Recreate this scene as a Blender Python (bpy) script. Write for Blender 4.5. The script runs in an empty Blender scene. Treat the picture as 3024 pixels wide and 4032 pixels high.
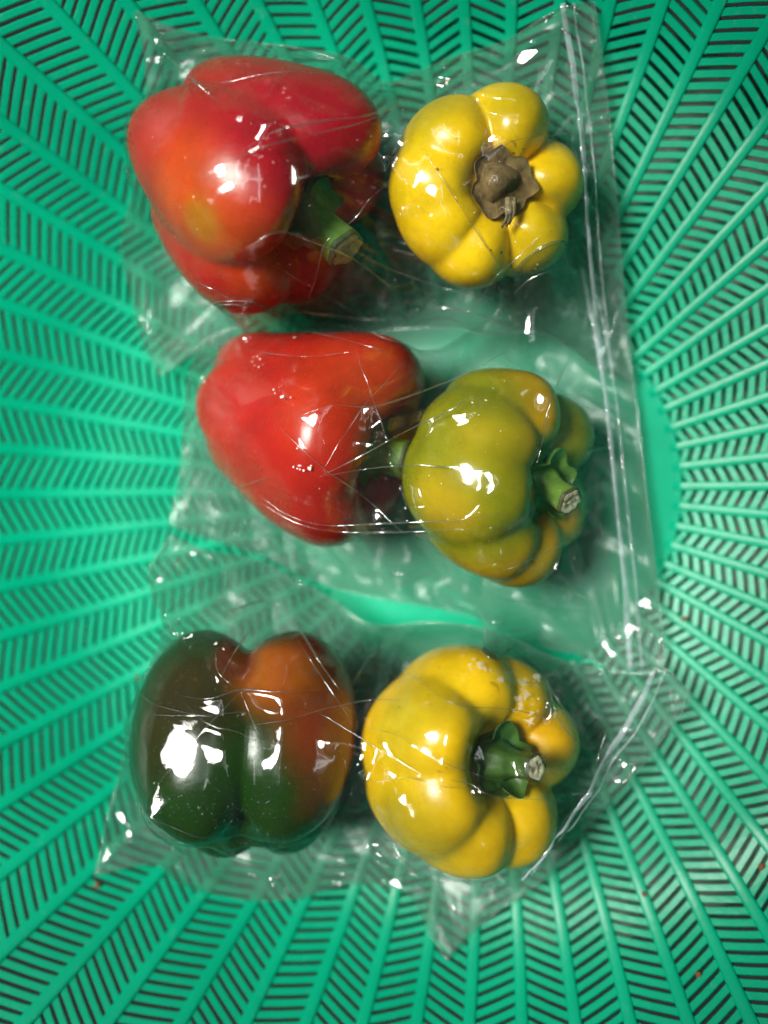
import bpy, bmesh, math, random
import numpy as np
from mathutils import Vector, Matrix
from mathutils.bvhtree import BVHTree

random.seed(7)
rng = np.random.default_rng(11)
scene = bpy.context.scene
C = scene.collection

# ------------------------------------------------------------------ camera
F_PX, PW, PH = 3650.0, 3024.0, 4032.0           # focal length and frame in photo pixels
CAM = np.array([0.050, 0.004, 0.420])           # metres, basket floor centre = origin
ROT_A, ROT_B = math.radians(-2.0), math.radians(12.62)


def cam_matrix():
    ca, sa, cb, sb = math.cos(ROT_A), math.sin(ROT_A), math.cos(ROT_B), math.sin(ROT_B)
    rx = np.array([[1, 0, 0], [0, ca, -sa], [0, sa, ca]])
    ry = np.array([[cb, 0, sb], [0, 1, 0], [-sb, 0, cb]])
    return rx @ ry


RC = cam_matrix()
cam_data = bpy.data.cameras.new('camera')
cam = bpy.data.objects.new('camera', cam_data)
C.objects.link(cam)
cam.matrix_world = Matrix([[*RC[0], CAM[0]], [*RC[1], CAM[1]], [*RC[2], CAM[2]], [0, 0, 0, 1]])
cam_data.sensor_fit = 'VERTICAL'
cam_data.sensor_height = 24.0
cam_data.lens = 24.0 * F_PX / PH
cam_data.clip_start = 0.01
cam_data.clip_end = 20.0
cam_data.dof.use_dof = True
cam_data.dof.focus_distance = 0.345
cam_data.dof.aperture_fstop = 1.55
scene.camera = cam

# ------------------------------------------------------------------ world, lamp, exposure
world = bpy.data.worlds.new('World')
scene.world = world
world.use_nodes = True
bg = world.node_tree.nodes['Background']
bg.inputs['Color'].default_value = (0.92, 0.97, 1.0, 1)
bg.inputs['Strength'].default_value = 0.025

# key: a lamp up on the left, its cone shaped to leave the right-hand wall dim
lamp_data = bpy.data.lights.new('key_lamp', 'SPOT')
lamp_data.energy = 190.0
lamp_data.shadow_soft_size = 0.27
lamp_data.spot_size = math.radians(33)
lamp_data.spot_blend = 1.0
lamp_data.color = (1.0, 0.97, 0.92)
lamp = bpy.data.objects.new('key_lamp', lamp_data)
C.objects.link(lamp)
lamp.location = (-0.42, 0.16, 0.86)
lamp.rotation_euler = (Vector((-0.115, 0.0, 0.03)) - lamp.location).to_track_quat('-Z', 'Y').to_euler()

# added overhead panel, out of view, to lay a milky sheen on the films
lamp2_data = bpy.data.lights.new('sheen_panel', 'AREA')
lamp2_data.shape = 'RECTANGLE'
lamp2_data.size = 0.80
lamp2_data.size_y = 0.80
lamp2_data.energy = 1.3
lamp2_data.color = (0.93, 0.97, 1.0)
lamp2 = bpy.data.objects.new('sheen_panel', lamp2_data)
C.objects.link(lamp2)
lamp2.location = (0.0, 0.18, 1.45)
lamp2.rotation_euler = (0, 0, 0)
# two added light strips, unseen, crossed to draw bright glints along film creases
for strip_name, tx, ty, t_loc, t_en in (('glint_strip', 1.1, 0.07, (-0.12, 0.34, 1.40), 0.8), ('glint_strip', 0.07, 1.1, (0.26, 0.10, 1.40), 1.0)):
    td = bpy.data.lights.new(strip_name, 'AREA')
    td.shape = 'RECTANGLE'
    td.size, td.size_y, td.energy = tx, ty, t_en
    to = bpy.data.objects.new(strip_name, td)
    to.location = t_loc
    C.objects.link(to)

scene.view_settings.view_transform = 'Standard'
scene.view_settings.look = 'None'
scene.view_settings.gamma = 1.0
scene.view_settings.exposure = 0.16
scene.view_settings.use_curve_mapping = False
scene.render.engine = 'CYCLES'
scene.cycles.transparent_max_bounces = 32
scene.cycles.max_bounces = 10
scene.cycles.use_denoising = True
scene.cycles.use_adaptive_sampling = True
scene.cycles.adaptive_threshold = 0.03
scene.cycles.caustics_reflective = False
scene.cycles.caustics_refractive = False


# ------------------------------------------------------------------ helpers
def proj(P):
    p = (np.atleast_2d(P) - CAM) @ RC
    return np.stack([PW / 2 + F_PX * p[:, 0] / -p[:, 2], PH / 2 - F_PX * p[:, 1] / -p[:, 2]], 1)


K = 3024 / 1659.0                               # my notes of the photo are 1659 px wide


def at(u, v, z):
    """The world point at height z seen at note pixel (u, v)."""
    d = RC @ np.array([(u * K - PW / 2) / F_PX, -(v * K - PH / 2) / F_PX, -1.0])
    return CAM + d * (z - CAM[2]) / d[2]


def smoothstep(a, b, x):
    t = np.clip((x - a) / (b - a), 0, 1)
    return t * t * (3 - 2 * t)


def mesh_obj(name, verts, faces, mat, parent=None, smooth=True):
    me = bpy.data.meshes.new(name)
    me.from_pydata([tuple(v) for v in verts], [], [tuple(f) for f in faces])
    if smooth:
        me.polygons.foreach_set('use_smooth', [True] * len(me.polygons))
    me.materials.append(mat)
    me.update()
    o = bpy.data.objects.new(name, me)
    C.objects.link(o)
    if parent is not None:
        o.parent = parent
    return o


def empty(name, loc=(0, 0, 0)):
    o = bpy.data.objects.new(name, None)
    o.empty_display_size = 0.01
    o.location = loc
    C.objects.link(o)
    return o


def tag(o, label, cat, group=None):
    o['label'] = label
    o['category'] = cat
    if group:
        o['group'] = group
    return o


def catmull(pts, n):
    """n points evenly spaced along a Catmull-Rom curve through pts."""
    p = np.array(pts, float)
    p = np.vstack([2 * p[0] - p[1], p, 2 * p[-1] - p[-2]])
    out = []
    for i in range(1, len(p) - 2):
        t = np.linspace(0, 1, 16, endpoint=False)[:, None]
        a, b, c, d = p[i - 1], p[i], p[i + 1], p[i + 2]
        out.append(0.5 * (2 * b + (c - a) * t + (2 * a - 5 * b + 4 * c - d) * t ** 2 + (3 * b - a - 3 * c + d) * t ** 3))
    out = np.vstack(out + [p[-2][None]])
    s = np.concatenate([[0], np.cumsum(np.linalg.norm(np.diff(out, axis=0), axis=1))])
    q = np.linspace(0, s[-1], n)
    return np.stack([np.interp(q, s, out[:, k]) for k in range(out.shape[1])], 1)


# ------------------------------------------------------------------ materials
def new_mat(name):
    m = bpy.data.materials.new(name)
    m.use_nodes = True
    nt = m.node_tree
    return m, nt, nt.nodes['Principled BSDF'], nt.nodes['Material Output']


def nd(nt, typ, **kw):
    n = nt.nodes.new(typ)
    for k, v in kw.items():
        if hasattr(n, k):
            setattr(n, k, v)
        else:
            n.inputs[k].default_value = v
    return n


def mat_plastic():
    m, nt, p, out = new_mat('green_plastic')
    tc = nd(nt, 'ShaderNodeTexCoord')
    geo = nd(nt, 'ShaderNodeNewGeometry')
    n1 = nd(nt, 'ShaderNodeTexNoise', Scale=14.0, Detail=5.0, Roughness=0.6)
    nt.links.new(geo.outputs['Position'], n1.inputs['Vector'])
    r = nd(nt, 'ShaderNodeValToRGB')
    r.color_ramp.elements[0].position = 0.35
    r.color_ramp.elements[0].color = (0.0001, 0.245, 0.128, 1)
    r.color_ramp.elements[1].position = 0.7
    r.color_ramp.elements[1].color = (0.0002, 0.32, 0.168, 1)
    nt.links.new(n1.outputs['Fac'], r.inputs['Fac'])
    # faint scuffs and dust
    n2 = nd(nt, 'ShaderNodeTexNoise', Scale=240.0, Detail=6.0, Roughness=0.7)
    nt.links.new(geo.outputs['Position'], n2.inputs['Vector'])
    r2 = nd(nt, 'ShaderNodeMapRange')
    r2.inputs['From Min'].default_value = 0.60
    r2.inputs['From Max'].default_value = 0.78
    r2.inputs['To Max'].default_value = 0.10
    nt.links.new(n2.outputs['Fac'], r2.inputs['Value'])
    mx = nd(nt, 'ShaderNodeMix', data_type='RGBA')
    mx.inputs['B'].default_value = (0.5, 0.47, 0.4, 1)
    nt.links.new(r2.outputs['Result'], mx.inputs['Factor'])
    nt.links.new(r.outputs['Color'], mx.inputs['A'])
    nt.links.new(mx.outputs['Result'], p.inputs['Base Color'])
    rr = nd(nt, 'ShaderNodeMapRange')
    rr.inputs['To Min'].default_value = 0.19
    rr.inputs['To Max'].default_value = 0.34
    nt.links.new(n1.outputs['Fac'], rr.inputs['Value'])
    nt.links.new(rr.outputs['Result'], p.inputs['Roughness'])
    b = nd(nt, 'ShaderNodeBump', Strength=0.12, Distance=0.0006)
    n3 = nd(nt, 'ShaderNodeTexNoise', Scale=500.0, Detail=3.0)
    nt.links.new(geo.outputs['Position'], n3.inputs['Vector'])
    nt.links.new(n3.outputs['Fac'], b.inputs['Height'])
    nt.links.new(b.outputs['Normal'], p.inputs['Normal'])
    p.inputs['Specular IOR Level'].default_value = 0.15
    return m


def mat_table():
    m, nt, p, out = new_mat('table_top')
    geo = nd(nt, 'ShaderNodeNewGeometry')
    n1 = nd(nt, 'ShaderNodeTexNoise', Scale=25.0, Detail=6.0)
    nt.links.new(geo.outputs['Position'], n1.inputs['Vector'])
    r = nd(nt, 'ShaderNodeValToRGB')
    r.color_ramp.elements[0].position = 0.3
    r.color_ramp.elements[0].color = (0.27, 0.25, 0.22, 1)
    r.color_ramp.elements[1].position = 0.75
    r.color_ramp.elements[1].color = (0.50, 0.47, 0.43, 1)
    nt.links.new(n1.outputs['Fac'], r.inputs['Fac'])
    nt.links.new(r.outputs['Color'], p.inputs['Base Color'])
    p.inputs['Roughness'].default_value = 0.3
    return m


def mat_pepper(name, seed, rough=0.22):
    """Waxy skin: pigment comes from the colour attribute, mottled by noise."""
    m, nt, p, out = new_mat(name)
    at_ = nd(nt, 'ShaderNodeVertexColor', layer_name='pigment')
    tc = nd(nt, 'ShaderNodeTexCoord')
    mp = nd(nt, 'ShaderNodeMapping')
    mp.inputs['Location'].default_value = (seed, seed * 0.7, 0)
    nt.links.new(tc.outputs['Object'], mp.inputs['Vector'])
    n1 = nd(nt, 'ShaderNodeTexNoise', Scale=55.0, Detail=8.0, Roughness=0.65)
    nt.links.new(mp.outputs['Vector'], n1.inputs['Vector'])
    mr = nd(nt, 'ShaderNodeMapRange')
    mr.inputs['From Min'].default_value = 0.3
    mr.inputs['From Max'].default_value = 0.7
    mr.inputs['To Min'].default_value = 0.78
    mr.inputs['To Max'].default_value = 1.14
    nt.links.new(n1.outputs['Fac'], mr.inputs['Value'])
    mul = nd(nt, 'ShaderNodeVectorMath', operation='SCALE')
    nt.links.new(at_.outputs['Color'], mul.inputs[0])
    nt.links.new(mr.outputs['Result'], mul.inputs['Scale'])
    # pale pin-prick lenticels
    vo = nd(nt, 'ShaderNodeTexVoronoi', Scale=520.0)
    nt.links.new(mp.outputs['Vector'], vo.inputs['Vector'])
    vr = nd(nt, 'ShaderNodeMapRange')
    vr.inputs['From Min'].default_value = 0.06
    vr.inputs['From Max'].default_value = 0.13
    vr.inputs['To Min'].default_value = 0.09
    vr.inputs['To Max'].default_value = 0.0
    nt.links.new(vo.outputs['Distance'], vr.inputs['Value'])
    mx = nd(nt, 'ShaderNodeMix', data_type='RGBA')
    mx.inputs['B'].default_value = (0.75, 0.6, 0.4, 1)
    nt.links.new(vr.outputs['Result'], mx.inputs['Factor'])
    nt.links.new(mul.outputs['Vector'], mx.inputs['A'])
    n5 = nd(nt, 'ShaderNodeTexNoise', Scale=170.0, Detail=3.0, Roughness=0.6, Distortion=1.2)
    nt.links.new(mp.outputs['Vector'], n5.inputs['Vector'])
    r5 = nd(nt, 'ShaderNodeMapRange')
    r5.inputs['From Min'].default_value = 0.685
    r5.inputs['From Max'].default_value = 0.76
    r5.inputs['To Max'].default_value = 0.55
    nt.links.new(n5.outputs['Fac'], r5.inputs['Value'])
    m5 = nd(nt, 'ShaderNodeMix', data_type='RGBA')
    m5.inputs['B'].default_value = (0.09, 0.045, 0.012, 1)
    nt.links.new(r5.outputs['Result'], m5.inputs['Factor'])
    nt.links.new(mx.outputs['Result'], m5.inputs['A'])
    nt.links.new(m5.outputs['Result'], p.inputs['Base Color'])
    n4 = nd(nt, 'ShaderNodeTexNoise', Scale=38.0, Detail=6.0, Roughness=0.7)
    nt.links.new(mp.outputs['Vector'], n4.inputs['Vector'])
    r4 = nd(nt, 'ShaderNodeMapRange')
    r4.inputs['From Min'].default_value = 0.35
    r4.inputs['From Max'].default_value = 0.70
    r4.inputs['To Min'].default_value = rough - 0.05
    r4.inputs['To Max'].default_value = rough + 0.20
    nt.links.new(n4.outputs['Fac'], r4.inputs['Value'])
    nt.links.new(r4.outputs['Result'], p.inputs['Roughness'])
    p.inputs['Coat Weight'].default_value = 0.14
    p.inputs['Specular IOR Level'].default_value = 0.38
    p.inputs['Coat Roughness'].default_value = 0.09
    n2 = nd(nt, 'ShaderNodeTexNoise', Scale=130.0, Detail=5.0, Roughness=0.55)
    nt.links.new(mp.outputs['Vector'], n2.inputs['Vector'])
    b = nd(nt, 'ShaderNodeBump', Strength=0.10, Distance=0.002)
    nt.links.new(n2.outputs['Fac'], b.inputs['Height'])
    nt.links.new(b.outputs['Normal'], p.inputs['Normal'])
    return m


def mat_simple(name, col_a, col_b, scale, rough=0.55, bump=0.3):
    m, nt, p, out = new_mat(name)
    tc = nd(nt, 'ShaderNodeTexCoord')
    n1 = nd(nt, 'ShaderNodeTexNoise', Scale=scale, Detail=7.0, Roughness=0.65)
    nt.links.new(tc.outputs['Object'], n1.inputs['Vector'])
    r = nd(nt, 'ShaderNodeValToRGB')
    r.color_ramp.elements[0].position = 0.33
    r.color_ramp.elements[0].color = (*col_a, 1)
    r.color_ramp.elements[1].position = 0.68
    r.color_ramp.elements[1].color = (*col_b, 1)
    nt.links.new(n1.outputs['Fac'], r.inputs['Fac'])
    nt.links.new(r.outputs['Color'], p.inputs['Base Color'])
    p.inputs['Roughness'].default_value = rough
    b = nd(nt, 'ShaderNodeBump', Strength=bump, Distance=0.001)
    nt.links.new(n1.outputs['Fac'], b.inputs['Height'])
    nt.links.new(b.outputs['Normal'], p.inputs['Normal'])
    return m


def mat_film(name, haze=0.006, tint=(0.84, 0.865, 0.845), rough=0.065, f0=0.052, milk=(0.55, 0.78, 0.70), ribs=True):
    """Thin clear polythene: straight-through light, a mirror-like skin and a little milkiness."""
    m, nt, p, out = new_mat(name)
    nt.nodes.remove(p)
    uv = nd(nt, 'ShaderNodeUVMap', uv_map='sheet')
    geo = nd(nt, 'ShaderNodeNewGeometry')
    # fine crinkle
    n1 = nd(nt, 'ShaderNodeTexNoise', Scale=210.0, Detail=4.0, Roughness=0.5, Distortion=0.6)
    nt.links.new(geo.outputs['Position'], n1.inputs['Vector'])
    n2 = nd(nt, 'ShaderNodeTexNoise', Scale=60.0, Detail=2.0, Roughness=0.5)
    nt.links.new(geo.outputs['Position'], n2.inputs['Vector'])
    add = nd(nt, 'ShaderNodeMath', operation='MULTIPLY_ADD')
    add.inputs[1].default_value = 0.35
    nt.links.new(n1.outputs['Fac'], add.inputs[0])
    nt.links.new(n2.outputs['Fac'], add.inputs[2])
    h = add.outputs[0]
    if ribs:
        sep = nd(nt, 'ShaderNodeSeparateXYZ')
        nt.links.new(uv.outputs['UV'], sep.inputs[0])
        wv = nd(nt, 'ShaderNodeMath', operation='MULTIPLY')
        wv.inputs[1].default_value = 950.0
        nt.links.new(sep.outputs['X'], wv.inputs[0])
        sn = nd(nt, 'ShaderNodeMath', operation='SINE')
        nt.links.new(wv.outputs[0], sn.inputs[0])
        mk = nd(nt, 'ShaderNodeMapRange')
        mk.inputs['From Min'].default_value = 0.945
        mk.inputs['From Max'].default_value = 0.955
        mk.inputs['To Max'].default_value = 0.16
        nt.links.new(sep.outputs['X'], mk.inputs['Value'])
        ml = nd(nt, 'ShaderNodeMath', operation='MULTIPLY_ADD')
        nt.links.new(sn.outputs[0], ml.inputs[0])
        nt.links.new(mk.outputs['Result'], ml.inputs[1])
        nt.links.new(h, ml.inputs[2])
        h = ml.outputs[0]
    b = nd(nt, 'ShaderNodeBump', Strength=0.16, Distance=0.0012)
    nt.links.new(h, b.inputs['Height'])
    tr = nd(nt, 'ShaderNodeBsdfTransparent')
    tr.inputs['Color'].default_value = (*tint, 1)
    gl = nd(nt, 'ShaderNodeBsdfGlossy')
    gl.inputs['Roughness'].default_value = rough
    gl.inputs['Color'].default_value = (1, 1, 1, 1)
    df = nd(nt, 'ShaderNodeBsdfDiffuse')
    df.inputs['Color'].default_value = (*milk, 1)
    for s in (gl, df):
        nt.links.new(b.outputs['Normal'], s.inputs['Normal'])
    m1 = nd(nt, 'ShaderNodeMixShader')
    m1.inputs[0].default_value = haze
    nt.links.new(tr.outputs[0], m1.inputs[1])
    nt.links.new(df.outputs[0], m1.inputs[2])
    # Schlick reflectance of a sheet with two faces, the same from either side
    dt = nd(nt, 'ShaderNodeVectorMath', operation='DOT_PRODUCT')
    nt.links.new(geo.outputs['Incoming'], dt.inputs[0])
    nt.links.new(b.outputs['Normal'], dt.inputs[1])
    ab = nd(nt, 'ShaderNodeMath', operation='ABSOLUTE')
    nt.links.new(dt.outputs['Value'], ab.inputs[0])
    om = nd(nt, 'ShaderNodeMath', operation='SUBTRACT', use_clamp=True)
    om.inputs[0].default_value = 1.0
    nt.links.new(ab.outputs[0], om.inputs[1])
    pw = nd(nt, 'ShaderNodeMath', operation='POWER')
    pw.inputs[1].default_value = 5.0
    nt.links.new(om.outputs[0], pw.inputs[0])
    fm = nd(nt, 'ShaderNodeMath', operation='MULTIPLY_ADD', use_clamp=True)
    fm.inputs[1].default_value = 0.45
    fm.inputs[2].default_value = f0
    nt.links.new(pw.outputs[0], fm.inputs[0])
    m2 = nd(nt, 'ShaderNodeMixShader')
    nt.links.new(fm.outputs[0], m2.inputs[0])
    nt.links.new(m1.outputs[0], m2.inputs[1])
    nt.links.new(gl.outputs[0], m2.inputs[2])
    nt.links.new(m2.outputs[0], out.inputs['Surface'])
    return m


M = {
    'plastic': mat_plastic(),
    'table': mat_table(),
    'film': mat_film('clear_film'),
    'film_low': mat_film('veiled_film', haze=0.115, tint=(0.78, 0.84, 0.81), rough=0.28, f0=0.03),  # pale veil in the lower sheet's colour stands in for light it scatters
    'seam': mat_film('sealed_film_edge', haze=0.07, tint=(0.86, 0.9, 0.87), rough=0.15, ribs=False),
    'zip': mat_film('milky_zip_strip', haze=0.26, milk=(0.74, 0.86, 0.90), tint=(0.85, 0.92, 0.93), rough=0.12, ribs=False),
    'stem': mat_simple('stem_green', (0.06, 0.14, 0.018), (0.16, 0.29, 0.04), 160, 0.42),
    'stem_dark': mat_simple('stem_dark_green', (0.025, 0.070, 0.010), (0.07, 0.15, 0.022), 160, 0.42),
    'cut': mat_simple('stem_cut_pith', (0.42, 0.36, 0.20), (0.80, 0.74, 0.55), 420, 0.8, 0.6),
    'cut_rim': mat_simple('stem_cut_bark', (0.02, 0.035, 0.008), (0.07, 0.08, 0.02), 300, 0.6),
    'withered': mat_simple('withered_calyx', (0.085, 0.052, 0.016), (0.26, 0.175, 0.06), 240, 0.95, 0.8),
    'dry': mat_simple('dried_fibre', (0.05, 0.035, 0.015), (0.33, 0.25, 0.12), 420, 0.8, 0.6),
    'residue': mat_simple('dried_white_residue', (0.50, 0.44, 0.34), (0.78, 0.74, 0.66), 500, 0.6, 0.4),
    'crease': mat_film('folded_film', haze=0.03, milk=(0.8, 0.85, 0.84), tint=(0.86, 0.88, 0.87), rough=0.16, f0=0.16, ribs=False),
    'flake': mat_film('papery_residue', haze=0.28, milk=(0.82, 0.78, 0.66), tint=(0.85, 0.84, 0.8), rough=0.3, ribs=False),
    'drop': mat_film('water_drop', haze=0.05, tint=(0.8, 0.84, 0.8), rough=0.02, ribs=False),
    'crumb': mat_simple('brown_crumb', (0.10, 0.035, 0.012), (0.24, 0.10, 0.04), 300, 0.8, 0.6),
}


# ------------------------------------------------------------------ basket
R_FLOOR, R_BEND, S1, S2 = 0.085, 0.188, 0.27, 0.80
PROFILE = []


def build_profile():
    s = np.linspace(R_FLOOR - 0.006, 0.42, 900)
    slope = S1 * smoothstep(R_FLOOR - 0.004, R_FLOOR + 0.012, s) + (S2 - S1) * smoothstep(R_BEND - 0.022, R_BEND + 0.03, s)
    z = np.concatenate([[0], np.cumsum(0.5 * (slope[1:] + slope[:-1]) * np.diff(s))])
    return s, z


PR, PZ = build_profile()
PL = np.concatenate([[0], np.cumsum(np.hypot(np.diff(PR), np.diff(PZ)))])     # arc length


def basket_z(x, y):
    return np.interp(np.hypot(x, y), PR, PZ, left=0.0)


N_RIB = 64
L0 = np.interp(R_FLOOR, PR, PL)
PITCH = 0.0047
WALL_T = 0.0048


def wall_point(l, off):
    """Point on the wall meridian (r, z) at arc length l, pushed out along the normal by off."""
    r, z = np.interp(l, PL, PR), np.interp(l, PL, PZ)
    r2, z2 = np.interp(l + 0.001, PL, PR), np.interp(l + 0.001, PL, PZ)
    tr, tz = (r2 - r), (z2 - z)
    n = math.hypot(tr, tz)
    return r - tz / n * off, z + tr / n * off


basket = tag(empty('basket', (0, 0, 0)), 'large round green plastic basket with slotted herringbone wall holding all the peppers', 'basket')
N_ROW = 55
L_END = L0 + 0.004 + N_ROW * PITCH


def rib_half_angle(r):
    return (0.0021 + 0.0055 * max(0, r - R_FLOOR)) / r * 0.92


def make_floor():
    # solid disc with a rolled edge, both faces
    prof = []
    for r in np.linspace(0.0, R_FLOOR - 0.006, 8):
        prof.append((r, 0.0))
    for l in np.linspace(0, L0 + 0.0035, 10)[1:]:
        prof.append(wall_point(l, 0.0))
    back = [(r, z - WALL_T) for r, z in prof[::-1]]
    ring = prof + back
    n = 128
    verts, faces = [], []
    for k in range(n):
        a = 2 * math.pi * k / n
        for r, z in ring:
            verts.append((r * math.cos(a), r * math.sin(a), z))
    m = len(ring)
    for k in range(n):
        for j in range(m - 1):
            a, b = k * m + j, ((k + 1) % n) * m + j
            faces.append((a, b, b + 1, a + 1))
    return mesh_obj('floor_disc', verts, faces, M['plastic'], basket)


make_floor()


def make_rib_mesh():
    # a rounded bar that runs up the wall, standing 1.1 mm proud of the slats
    prof = [(-1.0, -WALL_T), (-1.0, 0.0002), (-0.9, 0.0008), (-0.6, 0.0010), (0.6, 0.0010), (0.9, 0.0008), (1.0, 0.0002), (1.0, -WALL_T)]
    ls = np.linspace(L0 - 0.001, L_END + 0.002, 60)
    verts, faces = [], []
    for i, l in enumerate(ls):
        r0, _ = wall_point(l, 0)
        ha = rib_half_angle(r0) * (0.75 if i == 0 else 1.0)
        for t, off in prof:
            r, z = wall_point(l, off if i else min(off, -0.0002))
            a = t * ha
            verts.append((r * math.cos(a), r * math.sin(a), z))
    m = len(prof)
    for i in range(len(ls) - 1):
        for j in range(m):
            a, b = i * m + j, i * m + (j + 1) % m
            faces.append((a, a + m, b + m, b))
    faces.append(tuple(range(m)))
    faces.append(tuple(range(len(verts) - 1, len(verts) - m - 1, -1)))
    return verts, faces


RIB_PHASE = math.radians(0.3)
rv, rf = make_rib_mesh()
rib0 = mesh_obj('rib', rv, rf, M['plastic'], basket)
rib0.rotation_euler.z = RIB_PHASE
for k in range(1, N_RIB):
    o = rib0.copy()
    C.objects.link(o)
    o.parent = basket
    o.rotation_euler.z = RIB_PHASE + 2 * math.pi * k / N_RIB

SLANT = math.radians(24)


def slat_geometry(j, sign):
    """One slanted bar between two ribs; its ends flare so that the slots have round ends."""
    gap = 2 * math.pi / N_RIB
    lc = L0 + 0.0055 + j * PITCH
    rm = np.interp(lc, PL, PR)
    st = [0.0, 0.05, 0.11, 0.2, 0.5, 0.8, 0.89, 0.95, 1.0]
    w = PITCH * 0.5
    frac = 0.68
    verts, faces = [], []
    for t in st:
        e = min(t, 1 - t)
        flare = max(0.0, 1 - (e - 0.04) / 0.13) ** 2 if e > 0.04 else 1.0
        hw = w * (frac + (0.97 - frac) * flare)
        ang = (t - 0.5) * gap
        dl = sign * (t - 0.5) * gap * rm * math.tan(SLANT)
        sag = 0.0
        for s_, off in ((-1, -WALL_T), (-1, -0.0004), (-0.8, 0.0), (0.8, 0.0), (1, -0.0004), (1, -WALL_T)):
            k = 0.86 if off == -WALL_T else 1.0
            r, z = wall_point(lc + dl + s_ * hw * k, off - sag)
            verts.append((r * math.cos(ang), r * math.sin(ang), z))
    m = 6
    for i in range(len(st) - 1):
        for q in range(m):
            a, b = i * m + q, i * m + (q + 1) % m
            faces.append((a, a + m, b + m, b))
    return verts, faces


slat_mesh = {}
for j in range(N_ROW):
    for sg in (-1, 1):
        v, f = slat_geometry(j, sg)
        slat_mesh[j, sg] = (np.array(v), f)

# bag outlines (note pixels) are needed to know which slats lie open to view
BAGS = {
    1: dict(
        top=[(290, 25, 7), (380, 62, 9), (480, 85, 12), (640, 103, 22), (760, 128, 24), (830, 183, 17), (900, 160, 15), (960, 130, 13), (1100, 85, 10), (1205, 20, 9), (1285, 5, 7)],
        right=[(1285, 5, 7), (1310, 200, 9), (1330, 400, 11), (1345, 600, 12), (1358, 720, 11), (1368, 822, 10)],
        bottom=[(345, 812, 10), (410, 768, 14), (480, 718, 20), (600, 706, 24), (768, 720, 26), (857, 712, 28), (980, 708, 28), (1046, 722, 26), (1161, 719, 22), (1231, 752, 18), (1297, 799, 13), (1368, 822, 10)],
        left=[(290, 25, 7), (312, 130, 9), (315, 250, 14), (292, 400, 22), (262, 530, 17), (285, 640, 12), (310, 740, 11), (345, 812, 10)]),
    2: dict(
        top=[(432, 740, 22), (520, 706, 24), (650, 700, 26), (780, 714, 27), (885, 762, 24), (960, 748, 20), (1050, 690, 14), (1130, 630, 10), (1216, 583, 6), (1310, 560, 5)],
        right=[(1310, 560, 5), (1345, 700, 6), (1372, 850, 8), (1400, 1100, 11), (1425, 1300, 12), (1438, 1452, 11)],
        bottom=[(365, 1132, 5), (440, 1160, 5), (560, 1200, 5), (640, 1240, 6), (714, 1266, 6), (800, 1288, 6), (866, 1299, 6), (1012, 1329, 6), (1097, 1372, 7), (1180, 1398, 8), (1250, 1413, 8), (1340, 1446, 9), (1438, 1452, 11)],
        left=[(432, 740, 22), (405, 830, 16), (395, 950, 8), (385, 1050, 5), (365, 1132, 5)]),
    3: dict(
        top=[(370, 1155, 34), (440, 1188, 30), (560, 1212, 26), (700, 1285, 24), (780, 1340, 24), (833, 1352, 28), (921, 1344, 32), (1018, 1352, 32), (1111, 1380, 30), (1171, 1410, 27), (1250, 1437, 24), (1375, 1456, 26), (1435, 1444, 26), (1494, 1499, 26)],
        right=[(1494, 1499, 26), (1469, 1544, 25), (1398, 1642, 22), (1330, 1722, 18), (1240, 1821, 12), (1180, 1893, 8), (1097, 1953, 6), (1020, 2010, 5), (965, 2074, 5)],
        bottom=[(206, 1890, 9), (330, 1866, 12), (410, 1910, 12), (530, 1943, 12), (640, 1938, 12), (740, 1912, 12), (830, 1912, 11), (890, 1940, 9), (920, 2000, 6), (965, 2074, 5)],
        left=[(370, 1155, 34), (322, 1238, 34), (342, 1305, 30), (368, 1362, 30), (325, 1440, 32), (292, 1530, 30), (265, 1650, 22), (235, 1760, 15), (206, 1890, 9)]),
}


def in_poly(px, poly):
    x, y = px
    inside = False
    n = len(poly)
    for i in range(n):
        x1, y1 = poly[i]
        x2, y2 = poly[(i + 1) % n]
        if (y1 > y) != (y2 > y) and x < (x2 - x1) * (y - y1) / (y2 - y1) + x1:
            inside = not inside
    return inside


POLYS = {}
for b, d in BAGS.items():
    POLYS[b] = [p[:2] for p in d['top'] + d['right'][1:] + d['bottom'][::-1][1:] + d['left'][::-1][1:-1]]

cands = []
for k in range(N_RIB):
    ang = RIB_PHASE + 2 * math.pi * (k + 0.5) / N_RIB
    sg = 1 if k % 2 else -1
    for j in range(N_ROW):
        vv, ff = slat_mesh[j, sg]
        ca, sa = math.cos(ang), math.sin(ang)
        R3 = np.array([[ca, -sa, 0], [sa, ca, 0], [0, 0, 1]])
        w = vv @ R3.T
        up = proj(w)
        c = up.mean(0)
        seen = 0 < c[0] < PW and 0 < c[1] < PH and not any(in_poly(c / K, POLYS[b]) for b in POLYS)
        size = np.ptp(up[:, 0]) * np.ptp(up[:, 1]) if seen else 0
        d0, d1 = up[2], up[-4]
        length = np.hypot(*(d1 - d0))
        wid = abs(np.cross(d1 - d0, up[3] - up[2])) / max(length, 1)
        near = -300 < c[0] < PW + 300 and -300 < c[1] < PH + 300
        cands.append((length * wid if seen else 0, k, j, sg, ang, near))
cands.sort(key=lambda t: -t[0])
share = {}
for sc_, k, j, sg, ang, near in cands[:300]:
    if (j, sg) not in share:
        vv, ff = slat_mesh[j, sg]
        o = mesh_obj('slat', vv, ff, M['plastic'], basket, smooth=False)
        share[j, sg] = o
    else:
        o = share[j, sg].copy()
        C.objects.link(o)
        o.parent = basket
    o.rotation_euler.z = ang
AV, AF, nv = [], [], 0
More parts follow.
